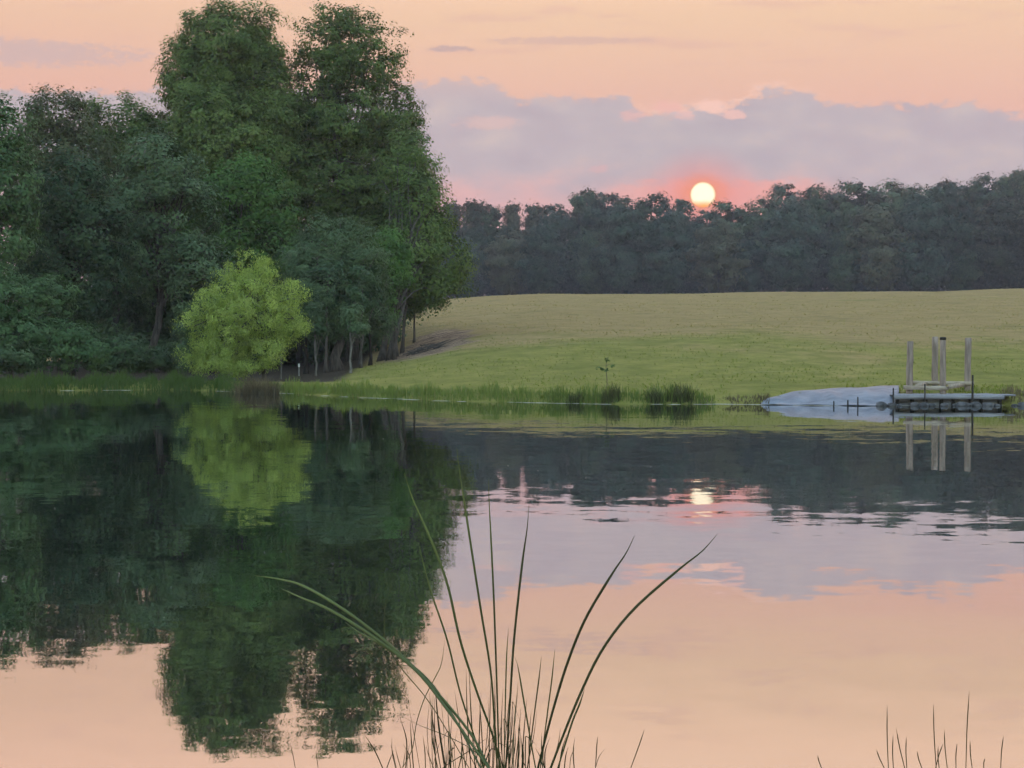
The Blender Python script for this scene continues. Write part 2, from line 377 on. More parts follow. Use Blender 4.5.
def ground_mats():
    m, t, out = new_mat('meadow_ground')
    pos = t.node('ShaderNodeNewGeometry').outputs['Position']
    litter = t.node('ShaderNodeAttribute', attribute_name='litter').outputs['Fac']
    dirt = t.node('ShaderNodeAttribute', attribute_name='dirt').outputs['Fac']
    dry = t.node('ShaderNodeAttribute', attribute_name='dry').outputs['Fac']
    nb = t.noise(t.scale3(pos, (1, .45, 1)), .09, 5, .6).outputs[0]
    nm = t.noise(t.scale3(pos, (1.0, .7, 1)), .7, 6, .72).outputs[0]
    nf = t.noise(pos, 5.5, 4, .7).outputs[0]
    g = t.mix(t.rng(nm, .3, .7), (.160, .164, .036, 1), (.268, .243, .066, 1))
    g = t.mix(t.math('MULTIPLY', t.rng(nf, .4, .75), .45), g, (.23, .20, .085, 1))
    d = t.mix(t.rng(nm, .3, .7), (.27, .192, .085, 1), (.36, .258, .118, 1))
    d = t.mix(t.math('MULTIPLY', t.rng(nf, .45, .75), .4), d, (.15, .155, .05, 1))
    k = t.math('ADD', dry, t.math('MULTIPLY', t.math('SUBTRACT', nb, .5), 2.2))
    k = t.math('ADD', k, t.math('MULTIPLY', t.math('SUBTRACT', nm, .5), .6))
    c = t.mix(t.rng(k, .22, .78), g, d)
    s = t.noise(t.scale3(pos, (.12, 1.2, 1)), .5, 3, .5).outputs[0]
    c = t.mix(t.math('MULTIPLY', t.rng(s, .64, .74), .35), c, (.36, .31, .19, 1))
    mot = t.noise(t.scale3(pos, (.6, .5, 1)), .35, 5, .7).outputs[0]
    c = t.mix(t.math('MULTIPLY', t.rng(mot, .5, .68), .5), c, t.mix(1.0, c, (.62, .70, .60, 1), 'MULTIPLY'))
    c = t.mix(t.math('MULTIPLY', t.rng(mot, .48, .33), .35), c, t.mix(1.0, c, (1.35, 1.25, 1.3, 1), 'MULTIPLY'))
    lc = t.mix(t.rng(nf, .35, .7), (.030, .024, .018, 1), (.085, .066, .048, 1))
    dc = t.mix(t.rng(t.noise(t.scale3(pos, (.45, 1.3, 1)), 2.0, 5, .7).outputs[0], .4, .62), (.085, .050, .036, 1), (.46, .32, .22, 1))
    c = t.mix(t.rng(t.math('ADD', dirt, t.math('MULTIPLY', t.math('SUBTRACT', nm, .5), .9)), .35, .6), c, dc)
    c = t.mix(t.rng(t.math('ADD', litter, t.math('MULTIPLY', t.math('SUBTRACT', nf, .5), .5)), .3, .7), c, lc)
    b = t.node('ShaderNodeBsdfPrincipled'); t.put(b.inputs['Base Color'], c)
    b.inputs['Roughness'].default_value = .95; b.inputs['Specular IOR Level'].default_value = .08
    bp = t.node('ShaderNodeBump'); bp.inputs['Strength'].default_value = .8; bp.inputs['Distance'].default_value = .12
    t.put(bp.inputs['Height'], nf); t.l.new(bp.outputs[0], b.inputs['Normal'])
    t.l.new(b.outputs[0], out.inputs[0])
    # pond water: still, a mirror at this grazing angle, faint cat's paws
    w, t, out = new_mat('pond_water')
    pos = t.node('ShaderNodeNewGeometry').outputs['Position']
    sub = t.node('ShaderNodeVectorMath', operation='SUBTRACT'); sub.inputs[1].default_value = (.5, .5, .5)
    def slope(scale, det, amp, st):
        n = t.noise(t.scale3(pos, st), scale, det, .5)
        v = t.node('ShaderNodeVectorMath', operation='SUBTRACT'); t.put(v.inputs[0], n.outputs['Color']); v.inputs[1].default_value = (.5, .5, .5)
        q = t.node('ShaderNodeVectorMath', operation='MULTIPLY'); t.put(q.inputs[0], v.outputs[0])
        return v.outputs[0], amp
    patch = t.rng(t.noise(t.scale3(pos, (.5, 1, 1)), .06, 2, .5).outputs[0], .35, .65, .35, 1.0)
    v1, _ = slope(.9, 2, 0, (.55, 1, 1)); v2, _ = slope(4.5, 2, 0, (.6, 1, 1)); v3, _ = slope(13, 1, 0, (.7, 1, 1))
    def sc(v, k):
        q = t.node('ShaderNodeVectorMath', operation='SCALE'); t.put(q.inputs[0], v); t.put(q.inputs['Scale'], k); return q.outputs[0]
    def addv(a, b_):
        q = t.node('ShaderNodeVectorMath', operation='ADD'); t.put(q.inputs[0], a); t.put(q.inputs[1], b_); return q.outputs[0]
    tot = addv(addv(sc(v1, W1), sc(v2, W2)), sc(v3, W3))
    tot = sc(tot, patch)
    tot = t.scale3(tot, (1, 1, 0))
    nn = t.node('ShaderNodeVectorMath', operation='NORMALIZE'); t.put(nn.inputs[0], addv(tot, (0, 0, 1)))
    gl = t.node('ShaderNodeBsdfGlossy'); gl.inputs['Roughness'].default_value = 0.012; t.put(gl.inputs['Color'], (.97, .97, .97, 1))
    t.l.new(nn.outputs[0], gl.inputs['Normal'])
    df = t.node('ShaderNodeBsdfDiffuse'); df.inputs[0].default_value = (.010, .017, .013, 1)
    lw = t.node('ShaderNodeFresnel'); lw.inputs[0].default_value = 2.6
    mx = t.node('ShaderNodeMixShader'); t.put(mx.inputs[0], t.rng(lw.outputs[0], .2, .8, WF[0], WF[1], 'LINEAR'))
    t.l.new(df.outputs[0], mx.inputs[1]); t.l.new(gl.outputs[0], mx.inputs[2]); t.l.new(mx.outputs[0], out.inputs[0])
    return m, w
W1, W2, W3 = .022, .017, .004
WF = (.71, .87)
M['ground'], M['water'] = ground_mats()

def dry_mask(x, y):
    edge = 128 - 10 * sstep(-5, 25, x)
    return sstep(edge - 42, edge + 40, y) * .95 + .05

def dirt_mask(x, y):
    u = (x + 5.7 - .5 * np.sin(y * .7)) / 3.7; v = (y - 134) / 24.
    return np.clip(1.25 - np.sqrt(u * u + v * v), 0, 1)

b, GX, GY = terrain()
ground = b.build('ground', M['ground'], smooth=True); tag(ground, kind='structure')
for nm, fn in (('litter', forest_mask), ('dirt', dirt_mask), ('dry', dry_mask)):
    a = ground.data.attributes.new(nm, 'FLOAT', 'POINT'); a.data.foreach_set('value', fn(GX, GY).astype(np.float32))

b = MB(); b.add([(-75, 2.6, 0), (75, 2.6, 0), (75, 110, 0), (-75, 110, 0)], [[0, 1, 2, 3]])
tag(b.build('water', M['water']), kind='structure')

# the setting sun, a glowing ball far beyond the wood
def ball(b, c, r, seg=24, rings=12, jit=0, rng=None, sq=(1, 1, 1), tint=.5):
    v, f = [], []
    for i in range(rings + 1):
        th = math.pi * i / rings
        for j in range(seg):
            ph = 2 * math.pi * j / seg
            k = 1 + (rng.uniform(-jit, jit) if (rng is not None and 0 < i < rings) else 0)
            v.append((c[0] + r * k * sq[0] * math.sin(th) * math.cos(ph), c[1] + r * k * sq[1] * math.sin(th) * math.sin(ph), c[2] + r * k * sq[2] * math.cos(th)))
    for i in range(rings):
        for j in range(seg):
            f.append([i * seg + j, (i + 1) * seg + j, (i + 1) * seg + (j + 1) % seg, i * seg + (j + 1) % seg])
    b.add(v, f, tint)
sm, t, out = new_mat('sun_glow')
e = t.node('ShaderNodeEmission'); 
lwn = t.node('ShaderNodeLayerWeight'); lwn.inputs[0].default_value = .5
fac = lwn.outputs['Facing']
sg = t.node('ShaderNodeSeparateXYZ'); t.put(sg.inputs[0], t.node('ShaderNodeTexCoord').outputs['Generated']); gz = sg.outputs[2]   # the low limb is the reddest
t.put(e.inputs[0], t.mix(t.math('MAXIMUM', t.rng(fac, .3, .95), t.rng(gz, .32, .05)), (1, .86, .60, 1), (1, .36, .10, 1)))
t.put(e.inputs[1], t.rng(fac, .3, 1.0, .23, .12)); t.l.new(e.outputs[0], out.inputs[0])
SD = 2500.0
b = MB(); ball(b, P(702.5, 195, SD), 13.2 / F * SD, 32, 16)
sun = b.build('sun', sm, smooth=True)
tag(sun, 'glowing white setting sun resting on the tops of the far trees', 'sun')
sun.data.materials[0] = sm

# ------------------------------------------------------------------ trees
def leaves(b, cen, rad, n, size, rng, up=.5, flat=.7, tint=None, droop=0.0, slim=.55, out=None):
    """n leaf-sized rhombs in each clump (cen: k x 3, rad: k)"""
    k = len(cen)
    idx = np.repeat(np.arange(k), n); N = len(idx)
    d = rng.normal(size=(N, 3)); d /= np.linalg.norm(d, axis=1)[:, None]
    r = rng.uniform(0.15, 1, N) ** .6
    off = d * (r * rad[idx])[:, None]; off[:, 2] *= flat
    off[:, 2] -= droop * (rng.uniform(0, 1, N) ** 2) * rad[idx]
    c = cen[idx] + off
    nrm = d * .55 + rng.normal(size=(N, 3)) * .28 + np.array([0, 0, up]) + (0 if out is None else out[idx] * .8)
    nrm /= np.linalg.norm(nrm, axis=1)[:, None]
    a = np.cross(nrm, rng.normal(size=(N, 3))); a /= np.linalg.norm(a, axis=1)[:, None] + 1e-9
    if droop: a = a * .5 + np.array([0, 0, -1.]) * droop; a /= np.linalg.norm(a, axis=1)[:, None]
    w = np.cross(nrm, a); w /= np.linalg.norm(w, axis=1)[:, None] + 1e-9
    s = size * rng.uniform(.65, 1.4, N)
    a = a * s[:, None] * .5; w = w * (s * slim * .5)[:, None]
    v = np.stack([c - a, c + w, c + a + nrm * (s * .08)[:, None], c - w], 1).reshape(-1, 3)
    f = np.arange(4 * N).reshape(-1, 4)
    ct = rng.uniform(0, 1, k) if tint is None else tint
    tt = np.clip(ct[idx] * .65 + rng.uniform(0, .35, N), 0, 1)
    b.add(v, f, np.repeat(tt, 4))

def lobe_clumps(c, r, n, rng, inner=.55, power=1.0):
    """clump centres through an ellipsoid, mostly near its skin; lumpy outline"""
    d = rng.normal(size=(n, 3)); d /= np.linalg.norm(d, axis=1)[:, None]
    lump = 1 + .13 * np.sin(d[:, 0] * 5 + rng.uniform(0, 6)) * np.sin(d[:, 2] * 6 + rng.uniform(0, 6)) + .08 * np.sin(d[:, 1] * 9 + rng.uniform(0, 6))
    q = (inner + (1 - inner) * rng.uniform(0, 1, n) ** power) * lump
    o = d / np.asarray(r); o /= np.linalg.norm(o, axis=1)[:, None]
    return np.concatenate([np.asarray(c) + d * np.asarray(r) * q[:, None], o], 1)

def limb(b, p0, p1, r0, r1, rng, sag=.12, sides=6, n=6):
    p0, p1 = np.asarray(p0, float), np.asarray(p1, float)
    L = np.linalg.norm(p1 - p0)
    u = np.linspace(0, 1, n)[:, None]
    p = p0 + (p1 - p0) * u
    p[:, 2] += (np.sin(u[:, 0] * math.pi) * sag * L)
    p[1:-1] += rng.normal(size=(n - 2, 3)) * L * .025
    b.tube(p, r0 + (r1 - r0) * u[:, 0] ** .8, sides)
    return p

def make_tree(name, base, lobes, leafmat, barkmat, seed, label, group=None, trunks=None, clump_r=1.15, clump_den=.50,
              leaf_n=64, leaf=.24, up=.45, inner=.78, droop=0.0, gap=0.0, trunk_r=.28, cat='tree', slim=.55, limbs=7, flat=.7, trunkname='trunk', thin_above=None, keep=.5):
    """lobes: list of (centre xyz, radii xyz). trunks: list of (foot xyz, radius) - each its own mesh"""
    rng = np.random.RandomState(seed)
    root = empty(name, base); tag(root, label, cat, group)
    cens = []
    for c, r in lobes:
        r = np.asarray(r, float)
        area = 4 * math.pi * (((r[0] * r[1]) ** 1.6 + (r[0] * r[2]) ** 1.6 + (r[1] * r[2]) ** 1.6) / 3) ** (1 / 1.6)
        n = max(5, int(area * clump_den * 1.3 / clump_r ** 2))
        cens.append(lobe_clumps(c, np.maximum(r - clump_r * .25, r * .6), n, rng, inner))
    cen = np.concatenate(cens)
    cen = cen[cen[:, 2] > height(cen[:, 0], cen[:, 1]) + .25]
    if thin_above: cen = cen[(cen[:, 2] < thin_above) | (rng.uniform(0, 1, len(cen)) < keep)]
    cen, od = cen[:, :3], cen[:, 3:]
    rad = clump_r * rng.uniform(.6, 1.3, len(cen))
    leaf_n = int(leaf_n * 1.75); leaf = leaf * .98
    lb = MB(); leaves(lb, cen, rad, leaf_n, leaf, rng, up, flat, droop=droop, slim=slim, out=od)
    # sprays that break the outline
    lb_c = cen + rng.normal(size=cen.shape) * clump_r * .4
    leaves(lb, lb_c, rad * .8, max(2, leaf_n // 5), leaf * .85, rng, up, .8, droop=droop, slim=slim, out=od)
    lb.build('crown', leafmat, root, base)
    topc = lobes[0][0]
    for foot, tr in (trunks or [(base, trunk_r)]):
        foot = np.asarray(foot, float).copy(); foot[2] = height(foot[0], foot[1]) - .15
        tb = MB(); H = np.asarray(topc) - foot
        n = 9; u = np.linspace(0, 1, n)[:, None]
        bend = np.array([H[0], H[1], 0])
        p = foot + np.array([0, 0, H[2]]) * u + bend * (u ** 1.5)
        p[1:-1, :2] += rng.normal(size=(n - 2, 2)) * tr * .5
        rr = tr * (1 - .82 * u[:, 0]); rr[0] *= 1.45
        tb.tube(p, rr, 9)
        for (c, r) in lobes:
            for q in range(limbs):
                tgt = cen[rng.randint(len(cen))] if q else np.asarray(c)
                k = rng.uniform(.3, .85)
                s0 = foot + np.array([0, 0, H[2]]) * k + bend * k ** 1.5
                if tgt[2] < s0[2] - 2: continue
                r0 = tr * (1 - .82 * k) * .55
                pp = limb(tb, s0, tgt, r0, .02, rng)
                for _ in range(2):
                    j = rng.randint(2, 5); e = pp[j] + rng.normal(size=3) * np.asarray(r) * .35
                    limb(tb, pp[j], e, r0 * .45, .012, rng, sides=5, n=4)
        tb.build(trunkname, barkmat, root, base, smooth=True)
    return root

def lobe(px, py, D, rx, ry, rd=None):                   # pixels -> ellipsoid
    k = D / F
    return (P(px, py, D), (rx * k, (rd if rd is not None else rx) * k, ry * k))
def foot(px, D):
    x = (px - CX) / F * D
    return np.array([x, D, float(height(x, D))])

WOOD = 'trees of the wood on the left bank'
make_tree('broadleaf_tree', foot(236, 143), [lobe(228, 52, 143, 58, 58), lobe(196, 80, 142, 42, 46), lobe(255, 66, 144, 38, 54), lobe(270, 120, 143, 34, 60), lobe(216, 135, 142, 72, 62), lobe(262, 160, 143, 48, 75), lobe(190, 195, 142, 50, 60), lobe(240, 245, 143, 60, 60)],
          M['leaf_tall'], M['bark'], 11, 'very tall domed tree rising above the lime green tree, left of the two highest crowns', WOOD, trunk_r=.42, clump_r=1.0, clump_den=.85, inner=.5, thin_above=21.5, keep=.7)
make_tree('broadleaf_tree', foot(352, 146), [lobe(334, 44, 146, 44, 48), lobe(316, 92, 146, 38, 54), lobe(300, 140, 146, 36, 50), lobe(352, 48, 146, 40, 44), lobe(376, 66, 146, 36, 48), lobe(350, 120, 145, 58, 48), lobe(398, 124, 147, 30, 48), lobe(330, 190, 145, 62, 52), lobe(395, 195, 146, 50, 62), lobe(370, 245, 146, 62, 52)],
          M['leaf_tall'], M['bark'], 12, 'very tall tree with see-through top, right of the two highest crowns', WOOD, trunk_r=.40, clump_den=.85, leaf=.24, leaf_n=26, clump_r=.75, inner=.5, thin_above=20.0, keep=.42)
make_tree('oak_tree', foot(392, 137), [lobe(420, 215, 137, 36, 44), lobe(436, 254, 137, 36, 46), lobe(400, 262, 136, 42, 46), lobe(425, 288, 137, 40, 26), lobe(408, 170, 139, 34, 40)],
          M['leaf_tall'], M['bark'], 13, 'spreading tree at the right edge of the wood, beside bare earth', WOOD,
          trunks=[(foot(381, 133), .24), (foot(389, 131), .2), (foot(396, 133), .17), (foot(402, 136), .13)], clump_den=.6)
make_tree('broadleaf_tree', foot(395, 128), [lobe(392, 252, 128, 20, 28), lobe(402, 268, 128, 13, 22), lobe(386, 280, 128, 20, 22), lobe(380, 306, 128, 20, 18)],
          M['leaf_fresh'], M['bark'], 14, "small fresh green tree before the spreading tree at the wood's right edge", WOOD, trunk_r=.13, clump_r=.6, leaf_n=40, leaf=.2)
make_tree('cedar_tree', foot(338, 119), [lobe(330, 246, 119, 38, 32), lobe(310, 268, 118, 32, 30), lobe(352, 262, 119, 38, 40), lobe(335, 290, 118, 50, 34), lobe(355, 318, 119, 42, 22), lobe(318, 316, 118, 30, 24)],
          M['leaf_blue'], M['bark'], 15, 'rounded blue green tree right behind the lime green tree, with a stout grey trunk', WOOD, trunk_r=.36, clump_r=.75, leaf_n=70, leaf=.19, up=.4, slim=.3, droop=.15)
make_tree('broadleaf_tree', foot(240, 132), [lobe(250, 178, 132, 32, 28), lobe(232, 200, 132, 42, 34), lobe(268, 210, 132, 34, 34), lobe(225, 238, 132, 42, 30), lobe(275, 250, 131, 30, 30)],
          M['leaf_fresh'], M['bark'], 16, 'mid green bushy tree filling the gap just above the lime green tree', WOOD, trunk_r=.28)
make_tree('broadleaf_tree', foot(160, 126), [lobe(158, 170, 126, 40, 38), lobe(132, 205, 126, 34, 36), lobe(180, 215, 126, 44, 44), lobe(146, 256, 126, 40, 40), lobe(200, 280, 125, 36, 46)],
          M['leaf_blue'], M['bark'], 17, 'blue green tree with pale limbs standing left of the tall domed tree', WOOD, trunk_r=.3, clump_r=1.0, leaf=.22)
make_tree('broadleaf_tree', foot(-6, 113), [lobe(-4, 138, 113, 36, 42), lobe(-20, 180, 113, 50, 46), lobe(14, 190, 113, 28, 40), lobe(-8, 235, 113, 50, 46)],
          M['leaf_shrub'], M['bark'], 18, 'deep green tree cut by the left border of the view', WOOD, trunk_r=.28)
make_tree('broadleaf_tree', foot(66, 134), [lobe(58, 118, 134, 34, 34), lobe(42, 155, 134, 34, 40), lobe(84, 150, 134, 38, 38), lobe(70, 205, 133, 48, 46)],
          M['leaf_brown'], M['bark'], 19, 'dull olive tree with a rough flat crown between left border and blue green tree', WOOD, trunk_r=.3)
make_tree('broadleaf_tree', foot(116, 140), [lobe(120, 122, 140, 36, 30), lobe(138, 150, 140, 30, 36), lobe(100, 160, 140, 34, 40), lobe(120, 215, 139, 44, 46)],
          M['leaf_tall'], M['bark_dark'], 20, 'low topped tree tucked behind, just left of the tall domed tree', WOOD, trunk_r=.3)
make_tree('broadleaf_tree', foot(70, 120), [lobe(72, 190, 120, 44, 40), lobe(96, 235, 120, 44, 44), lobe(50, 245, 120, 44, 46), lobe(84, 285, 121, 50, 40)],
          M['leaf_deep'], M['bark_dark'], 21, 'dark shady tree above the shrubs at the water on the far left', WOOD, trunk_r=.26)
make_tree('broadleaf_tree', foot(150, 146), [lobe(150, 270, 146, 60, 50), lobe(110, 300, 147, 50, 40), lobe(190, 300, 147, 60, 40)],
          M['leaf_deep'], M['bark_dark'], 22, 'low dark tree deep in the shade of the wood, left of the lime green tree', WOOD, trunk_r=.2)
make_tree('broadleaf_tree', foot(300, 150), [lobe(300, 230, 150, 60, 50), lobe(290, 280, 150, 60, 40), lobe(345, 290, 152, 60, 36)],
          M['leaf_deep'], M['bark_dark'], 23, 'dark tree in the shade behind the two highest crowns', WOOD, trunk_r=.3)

make_tree('lime_green_tree', foot(265, 104.5), [lobe(254, 276, 104.5, 30, 27), lobe(218, 302, 104.5, 28, 22), lobe(286, 300, 104.5, 27, 26), lobe(200, 332, 104.3, 25, 32), lobe(240, 322, 104.0, 40, 36), lobe(290, 326, 104.5, 22, 22), lobe(222, 354, 104.3, 40, 20), lobe(262, 262, 104.5, 14, 14), lobe(268, 348, 104.0, 28, 22), lobe(212, 358, 103.8, 34, 18), lobe(238, 366, 103.6, 26, 10), lobe(248, 305, 103.8, 46, 40)],
          M['leaf_lime'], M['bark'], 31, 'bright lime green tree with feathery rounded crown at the water edge', None, trunk_r=.13, clump_r=.45, leaf_n=42, leaf=.135, up=.3, slim=.32, droop=.55, clump_den=.27, inner=.45, limbs=4)
make_tree('sapling', foot(182, 103.5), [lobe(181, 340, 103.5, 9, 20), lobe(184, 360, 103.5, 8, 14)], M['leaf_blue'], M['bark_pale'], 32,
          'thin grey green sapling tucked against the left side of the lime green tree', None, trunk_r=.035, clump_r=.3, leaf_n=20, leaf=.12, limbs=2)
for i, (px, D, r, lean, lab) in enumerate([(316, 108, .07, -2, 'thin pale stem under the wood, first to the right of the lime green tree'),
                                    (350, 107, .085, 1, 'thin pale stem under the wood, right of the stout grey trunk'),
                                    (281, 106, .06, 3, 'slender pale stem leaning at the right foot of the lime green tree')]):
    make_tree('slender_tree', foot(px, D), [lobe(px + lean, 318, D + 1, 14, 16), lobe(px + lean * 2 + 6, 330, D + .6, 12, 8)], M['leaf_blue' if i else 'leaf_deep'], M['bark_pale'], 40 + i, lab, 'slender stems at the front of the wood',
              trunk_r=r, clump_r=.4, leaf_n=26, leaf=.15, limbs=3)
# stems standing in the shade of the wood
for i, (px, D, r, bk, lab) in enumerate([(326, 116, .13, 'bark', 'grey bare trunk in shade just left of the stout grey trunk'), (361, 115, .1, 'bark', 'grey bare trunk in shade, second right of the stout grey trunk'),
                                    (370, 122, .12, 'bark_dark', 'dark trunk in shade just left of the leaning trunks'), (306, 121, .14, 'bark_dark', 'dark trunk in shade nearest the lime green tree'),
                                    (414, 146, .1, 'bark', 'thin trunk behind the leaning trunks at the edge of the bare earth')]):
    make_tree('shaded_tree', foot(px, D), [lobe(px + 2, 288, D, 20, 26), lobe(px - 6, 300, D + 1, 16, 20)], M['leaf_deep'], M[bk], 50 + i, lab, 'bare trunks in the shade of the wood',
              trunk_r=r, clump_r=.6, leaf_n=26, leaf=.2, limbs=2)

# shrubs on the left bank
SHR = 'shrubs on the left bank'
for i, (lobes, mt, lab) in enumerate([
    ([lobe(8, 300, 106, 46, 32), lobe(46, 300, 107, 30, 26), lobe(20, 335, 105.5, 50, 26)], 'leaf_shrub', 'big rounded green shrub at the left border above the reeds'),
    ([lobe(12, 356, 104, 34, 18), lobe(-20, 350, 104, 40, 22)], 'leaf_blue', 'low pale green shrub in front of the big rounded shrub'),
    ([lobe(70, 345, 105, 26, 24), lobe(94, 352, 105, 22, 18)], 'leaf_shrub', 'low green shrub with pale twigs, right of the big rounded shrub'),
    ([lobe(126, 352, 106, 24, 18), lobe(108, 360, 105.5, 20, 12)], 'leaf_deep', 'dark low shrub at the mouth of the dark hollow'),
    ([lobe(152, 360, 107, 20, 11), lobe(168, 356, 107.5, 14, 14)], 'leaf_deep', 'small dark shrub just left of the lime green tree')]):
    make_tree('shrub', foot(float((lobes[0][0][0] / lobes[0][0][1]) * F + CX), lobes[0][0][1]), lobes, M[mt], M['bark'], 60 + i, lab, SHR, trunk_r=.07, clump_r=.5, leaf_n=40, leaf=.17, cat='shrub', limbs=3, trunkname='stem')

# depth of the wood behind: a mass nobody could count
def mass(name, boxes, mat, seed, n, cr, ln, ls):
    rng = np.random.RandomState(seed); b = MB()
    for (x0, x1, y0, y1, z0, z1), k in zip(boxes, n):
        c = np.stack([rng.uniform(x0, x1, k), rng.uniform(y0, y1, k), np.zeros(k)], 1)
        top = z1 * (.72 + .28 * np.sin(c[:, 0] * .35 + seed) * np.cos(c[:, 0] * .13))
        c[:, 2] = height(c[:, 0], c[:, 1]) + z0 + (top - z0) * rng.uniform(0, 1, k)
        leaves(b, c, cr * rng.uniform(.6, 1.4, k), ln, ls, rng, .4, .7)
    o = b.build(name, mat); tag(o, kind='stuff'); return o
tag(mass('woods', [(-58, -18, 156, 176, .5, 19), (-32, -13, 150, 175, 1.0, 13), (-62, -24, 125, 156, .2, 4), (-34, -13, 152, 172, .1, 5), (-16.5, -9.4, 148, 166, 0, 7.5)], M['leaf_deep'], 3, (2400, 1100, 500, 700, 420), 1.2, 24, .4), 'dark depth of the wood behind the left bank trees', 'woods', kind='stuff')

# ------------------------------------------------------------------ far treeline beyond the meadow
def far_proto(seed, h, w, pine=False, gappy=False):
    rng = np.random.RandomState(seed); lobes = []
    if pine:
        for k in range(6): lobes.append(((0, 0, h * (.36 + .11 * k)), (w * (.5 - .07 * k),) * 2 + (h * .09,)))
    else:
        lobes.append(((rng.uniform(-.1, .1) * w, 0, h * .78), (w * .34, w * .34, h * .2)))
        for k in range(7):
            a = rng.uniform(0, 6.28); q = rng.uniform(.16, .32) * w; z = rng.uniform(.28, .84)
            lobes.append(((q * math.cos(a), q * math.sin(a), h * z), (w * rng.uniform(.22, .36),) * 2 + (h * rng.uniform(.075, .13),)))
        lobes.append(((0, 0, h * .35), (w * .42, w * .42, h * .25)))
    root = empty('far_tree', (0, 0, 0))
    cens = []
    cr = 1.9
    for c, r in lobes:
        r = np.asarray(r); n = int(4 * math.pi * (r[0] * r[2]) * (.75 if gappy else 1.0) / cr ** 2) + 5
        cens.append(lobe_clumps(c, np.maximum(r - .4, r * .6), n, rng, .82))
    cen = np.concatenate(cens); cen, od = cen[:, :3], cen[:, 3:]; rad = cr * rng.uniform(.5, 1.3, len(cen))
    lb = MB(); leaves(lb, cen, rad, 60, .62, rng, .45, .6, slim=.65, out=od)
    leaves(lb, cen + rng.normal(size=cen.shape) * .7, rad * .7, 5, .42, rng, .45, .8, out=od)
    lb.build('crown', M[('leaf_far', 'leaf_far_dull', 'leaf_far_cool')[seed % 3]], root)
    tb = MB(); z = np.linspace(0, h * .92, 8)
    p = np.stack([np.cumsum(rng.normal(size=8) * .12), np.cumsum(rng.normal(size=8) * .12), z - .3], 1)
    tb.tube(p, .34 * (1 - z / h * .9), 7)
    for _ in range(14): limb(tb, p[rng.randint(2, 7)], cen[rng.randint(len(cen))], .13, .03, rng, sides=5)
    tb.build('trunk', M['bark_dark'], root, smooth=True)
    return root, h
protos = [far_proto(101, 21, 13), far_proto(102, 22, 11, gappy=True), far_proto(103, 20, 14), far_proto(104, 23, 10, gappy=True), far_proto(105, 21, 12, gappy=True), far_proto(106, 21, 8, pine=True)]
used = set()
ORD = ['first', 'second', 'third', 'fourth', 'fifth', 'sixth', 'seventh', 'eighth', 'ninth', 'tenth', 'eleventh', 'twelfth', 'thirteenth', 'fourteenth', 'fifteenth', 'sixteenth', 'seventeenth', 'eighteenth', 'nineteenth', 'twentieth']
TOP = np.array([(380, 215), (450, 204), (480, 201), (520, 206), (548, 206), (580, 188), (602, 190), (627, 195), (652, 193), (680, 197), (703, 208), (730, 200), (760, 196), (788, 181), (815, 183), (836, 193), (860, 180),
                (886, 178), (910, 184), (936, 179), (964, 184), (986, 172), (1012, 167), (1100, 165)], float)
def place_far(px, D, top, kind, rng, label, group):
    root, h = protos[kind]
    o = root if kind not in used else copy_tree(root)
    used.add(kind)
    x = (px - CX) / F * D; z = float(height(x, D))
    want = CAMH + (HY - top) / F * D - z
    o.location = (x, D, z); s = want / (h * .98); k = rng.uniform(.86, 1.06) if D > 580 else rng.uniform(.85, 1.1)
    o.scale = (s * k, s * k, s); o.rotation_euler = (0, 0, rng.uniform(0, 6.28))
    tag(o, label, 'tree', group)
rng = random.Random(8)
rows = []
bx = [405, 428, 452, 472, 492, 512, 534, 556, 580, 602, 627, 652, 678, 703, 731, 760, 788, 815, 842, 862, 888, 912, 937, 962, 986, 1011, 1036, 1060]
for i, px in enumerate(bx):
    rows.append(('back', px, rng.uniform(594, 606), float(np.interp(px, TOP[:, 0], TOP[:, 1])), 5 if px < 560 and i % 3 != 1 else rng.choice([1, 3, 4])))
fx = np.arange(418, 1075, 42.0)
for i, px in enumerate(fx):
    px = px + rng.uniform(-9, 9)
    rows.append(('front', px, rng.uniform(540, 556), float(np.interp(px, TOP[:, 0], TOP[:, 1])) + rng.uniform(10, 46), rng.choice([0, 2, 0, 2, 4])))
for rowname in ('back', 'front'):
    rr = sorted([r for r in rows if r[0] == rowname], key=lambda r: r[1])
    left = [r for r in rr if r[1] < 697][::-1]; right = [r for r in rr if r[1] >= 697]
    for side, lst in (('left', left), ('right', right)):
        for i, r in enumerate(lst):
            what = 'spired conifer' if r[4] == 5 else ('rounded tree' if r[4] in (0, 2) else 'ragged open tree')
            where = 'on the far skyline' if rowname == 'back' else 'in the treeline front rank'
            if side == 'right' and i == 0: lab = f'{what} {where}, right under the setting sun'
            else: lab = f'{what} {where}, {ORD[i]} to the {side} of the sun'
            place_far(r[1], r[2], r[3], r[4], rng, lab, 'far trees beyond the meadow')
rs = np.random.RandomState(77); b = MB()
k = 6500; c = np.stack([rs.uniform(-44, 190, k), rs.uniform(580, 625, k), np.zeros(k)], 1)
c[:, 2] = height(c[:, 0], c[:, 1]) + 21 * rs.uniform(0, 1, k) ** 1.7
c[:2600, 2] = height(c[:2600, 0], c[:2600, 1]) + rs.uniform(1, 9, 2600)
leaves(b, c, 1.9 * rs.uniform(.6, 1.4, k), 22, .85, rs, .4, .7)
tag(b.build('woods', M['leaf_shade']), 'undergrowth coloured dark as shade, filling the gaps of the far treeline', 'woods', kind='stuff')

